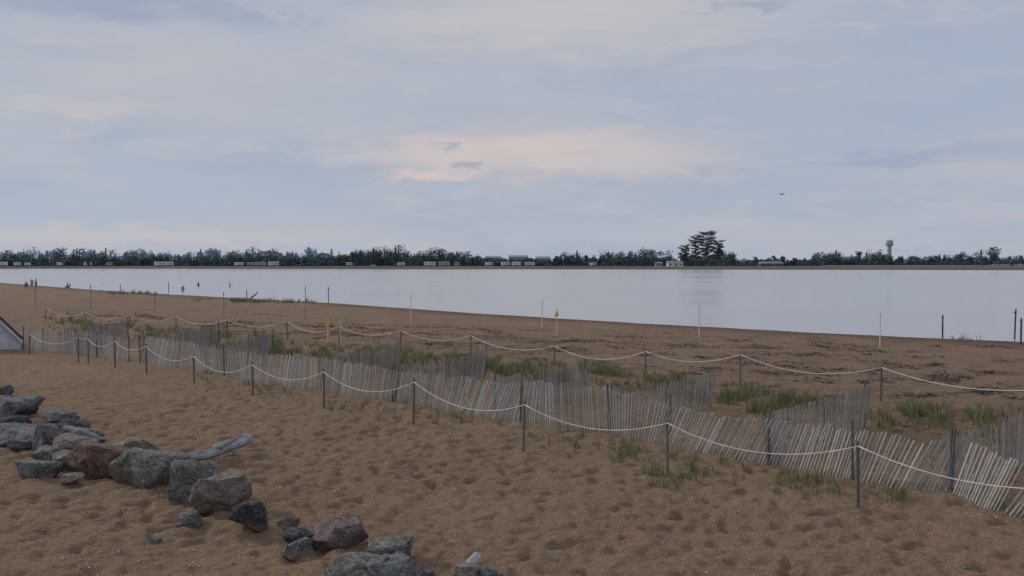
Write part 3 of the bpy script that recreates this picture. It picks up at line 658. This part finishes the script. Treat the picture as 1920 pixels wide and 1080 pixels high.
# ---------- gull ----------
D=110; x=(1464-960)/F*D; z=CAMZ+(HZ-365)/F*D
e=empty('gull',(x,D,z),.5); mb=MB()
mb.tube([(-.26,0,.0),(-.2,0,.0),(-.05,0,-.01),(.1,0,0),(.2,0,.02),(.25,0,.03),(.30,0,.02),(.35,0,.005)],[.01,.035,.07,.065,.04,.038,.02,.006],(.13,.13,.14),10)
mb.add([(-.2,-.03,0),(-.2,.03,0),(-.38,.07,0),(-.38,-.07,0),(-.3,0,.01)],[(0,4,3),(1,2,4),(0,1,4),(3,4,2)],(.12,.12,.12))
for s_ in(-1,1):
    mb.add([(.12,s_*.05,.03),(-.06,s_*.05,.02),(.14,s_*.32,.14),(-.04,s_*.32,.12),(-.12,s_*.66,.05),(.04,s_*.34,.155),(-.01,s_*.05,.05)],[(0,2,5,6),(6,5,3,1),(2,4,5),(5,4,3),(0,6,1),(2,0,1,3),(2,3,4)],(.10,.10,.11))
mb.build('body',vmat('feathers',.8,10,.2),e,True)
# ---------- world ----------
w=bpy.data.worlds.new('World'); S.world=w; w.use_nodes=True; nt=w.node_tree; nt.nodes.clear()
out=N(nt,'ShaderNodeOutputWorld')
SUN_AZ=math.radians(-62); SUN_EL=math.radians(30)
sky=N(nt,'ShaderNodeTexSky',sky_type='NISHITA'); sky.sun_disc=False; sky.sun_elevation=SUN_EL; sky.sun_rotation=SUN_AZ
b1=N(nt,'ShaderNodeBackground'); nt.links.new(sky.outputs[0],b1.inputs[0]); b1.inputs[1].default_value=.06
gen=N(nt,'ShaderNodeTexCoord').outputs['Generated']; sp=N(nt,'ShaderNodeSeparateXYZ'); nt.links.new(gen,sp.inputs[0])
X,Y,Z=sp.outputs
az=MT(nt,'ARCTAN2',X,Y); hl=MT(nt,'SQRT',MT(nt,'ADD',MT(nt,'MULTIPLY',X,X),MT(nt,'MULTIPLY',Y,Y))); el=MT(nt,'ARCTAN2',Z,hl)
cb=N(nt,'ShaderNodeCombineXYZ'); nt.links.new(az,cb.inputs[0]); nt.links.new(el,cb.inputs[1]); uv=cb.outputs[0]
na=NOI(nt,SCALEV(nt,uv,(3,10,1)),1.6,6,.6,.4); nb_=NOI(nt,SCALEV(nt,uv,(2,16,1)),2.2,6,.6,.2); nc=NOI(nt,SCALEV(nt,uv,(7,26,1)),2,7,.62,.5)
def srgb(r,g,b_): return tuple(((v/255+.055)/1.055)**2.4 for v in (r,g,b_))
c=MIX(nt,MR(nt,na,.35,.65,0,1),srgb(164,175,194),srgb(184,186,195))
c=MIX(nt,MR(nt,nb_,.42,.60,0,.75),c,srgb(173,181,198))
c=MIX(nt,MR(nt,nc,.5,.70,0,.5),c,srgb(196,192,197))
azw=MT(nt,'ADD',az,MT(nt,'MULTIPLY',MT(nt,'SUBTRACT',na,.5),.25)); elw=MT(nt,'ADD',el,MT(nt,'MULTIPLY',MT(nt,'SUBTRACT',nc,.5),.045))
def blob(c,px,py,rx,ry,col,st,soft=(.15,1.0)):
    a0=math.atan((px-960)/F); e0=math.atan((HZ-py)/F*math.cos(a0)); 
    u=MT(nt,'DIVIDE',MT(nt,'SUBTRACT',azw,a0),rx/F); v=MT(nt,'DIVIDE',MT(nt,'SUBTRACT',elw,e0),ry/F)
    d=MT(nt,'SQRT',MT(nt,'ADD',MT(nt,'MULTIPLY',u,u),MT(nt,'MULTIPLY',v,v)))
    f=MR(nt,d,soft[0],soft[1],st,0,True)
    f=MT(nt,'MULTIPLY',f,MR(nt,nb_,.3,.55,.55,1.0))
    return MIX(nt,f,c,srgb(*col))
c=blob(c,1050,40,560,100,(199,195,196),.8)
c=blob(c,400,150,650,120,(188,188,193),.65)
c=blob(c,1650,180,500,170,(165,177,198),.8)
c=blob(c,700,190,500,55,(172,180,195),.5)
c=blob(c,250,380,520,110,(167,179,199),.75)
c=blob(c,1050,400,700,50,(170,179,196),.6)
c=blob(c,980,285,480,66,(209,196,192),.95)
c=blob(c,1100,310,330,34,(200,193,195),.8)
c=blob(c,800,332,140,18,(221,198,192),.9)
c=blob(c,1060,326,140,12,(186,182,190),.8)
c=blob(c,865,278,40,10,(163,171,188),.8)
c=blob(c,895,309,30,8,(158,167,185),.8)
c=blob(c,180,8,380,40,(153,164,186),.9)
c=blob(c,1415,18,120,11,(156,167,188),.8)
c=blob(c,1720,296,240,20,(155,168,193),.85)
c=blob(c,500,318,260,16,(163,174,194),.75)
c=blob(c,130,100,260,20,(170,177,192),.7)
c=blob(c,1350,350,260,30,(167,177,196),.6)
c=blob(c,150,200,240,24,(197,192,193),.65)
c=blob(c,300,442,560,26,(192,189,194),.8)
c=blob(c,1350,440,680,34,(180,185,197),.7)
b2=N(nt,'ShaderNodeBackground'); nt.links.new(c,b2.inputs[0]); b2.inputs[1].default_value=1.02
mx=N(nt,'ShaderNodeMixShader'); mx.inputs[0].default_value=.94; nt.links.new(b1.outputs[0],mx.inputs[1]); nt.links.new(b2.outputs[0],mx.inputs[2]); nt.links.new(mx.outputs[0],out.inputs[0])
L=bpy.data.lights.new('sun','SUN'); L.energy=1.4; L.angle=math.radians(12); L.color=(1,.94,.87)
lo=bpy.data.objects.new('sun',L); COL.objects.link(lo)
d=Vector((math.sin(SUN_AZ)*math.cos(SUN_EL),math.cos(SUN_AZ)*math.cos(SUN_EL),math.sin(SUN_EL)))
lo.rotation_euler=d.to_track_quat('Z','Y').to_euler(); lo.location=(0,0,30)
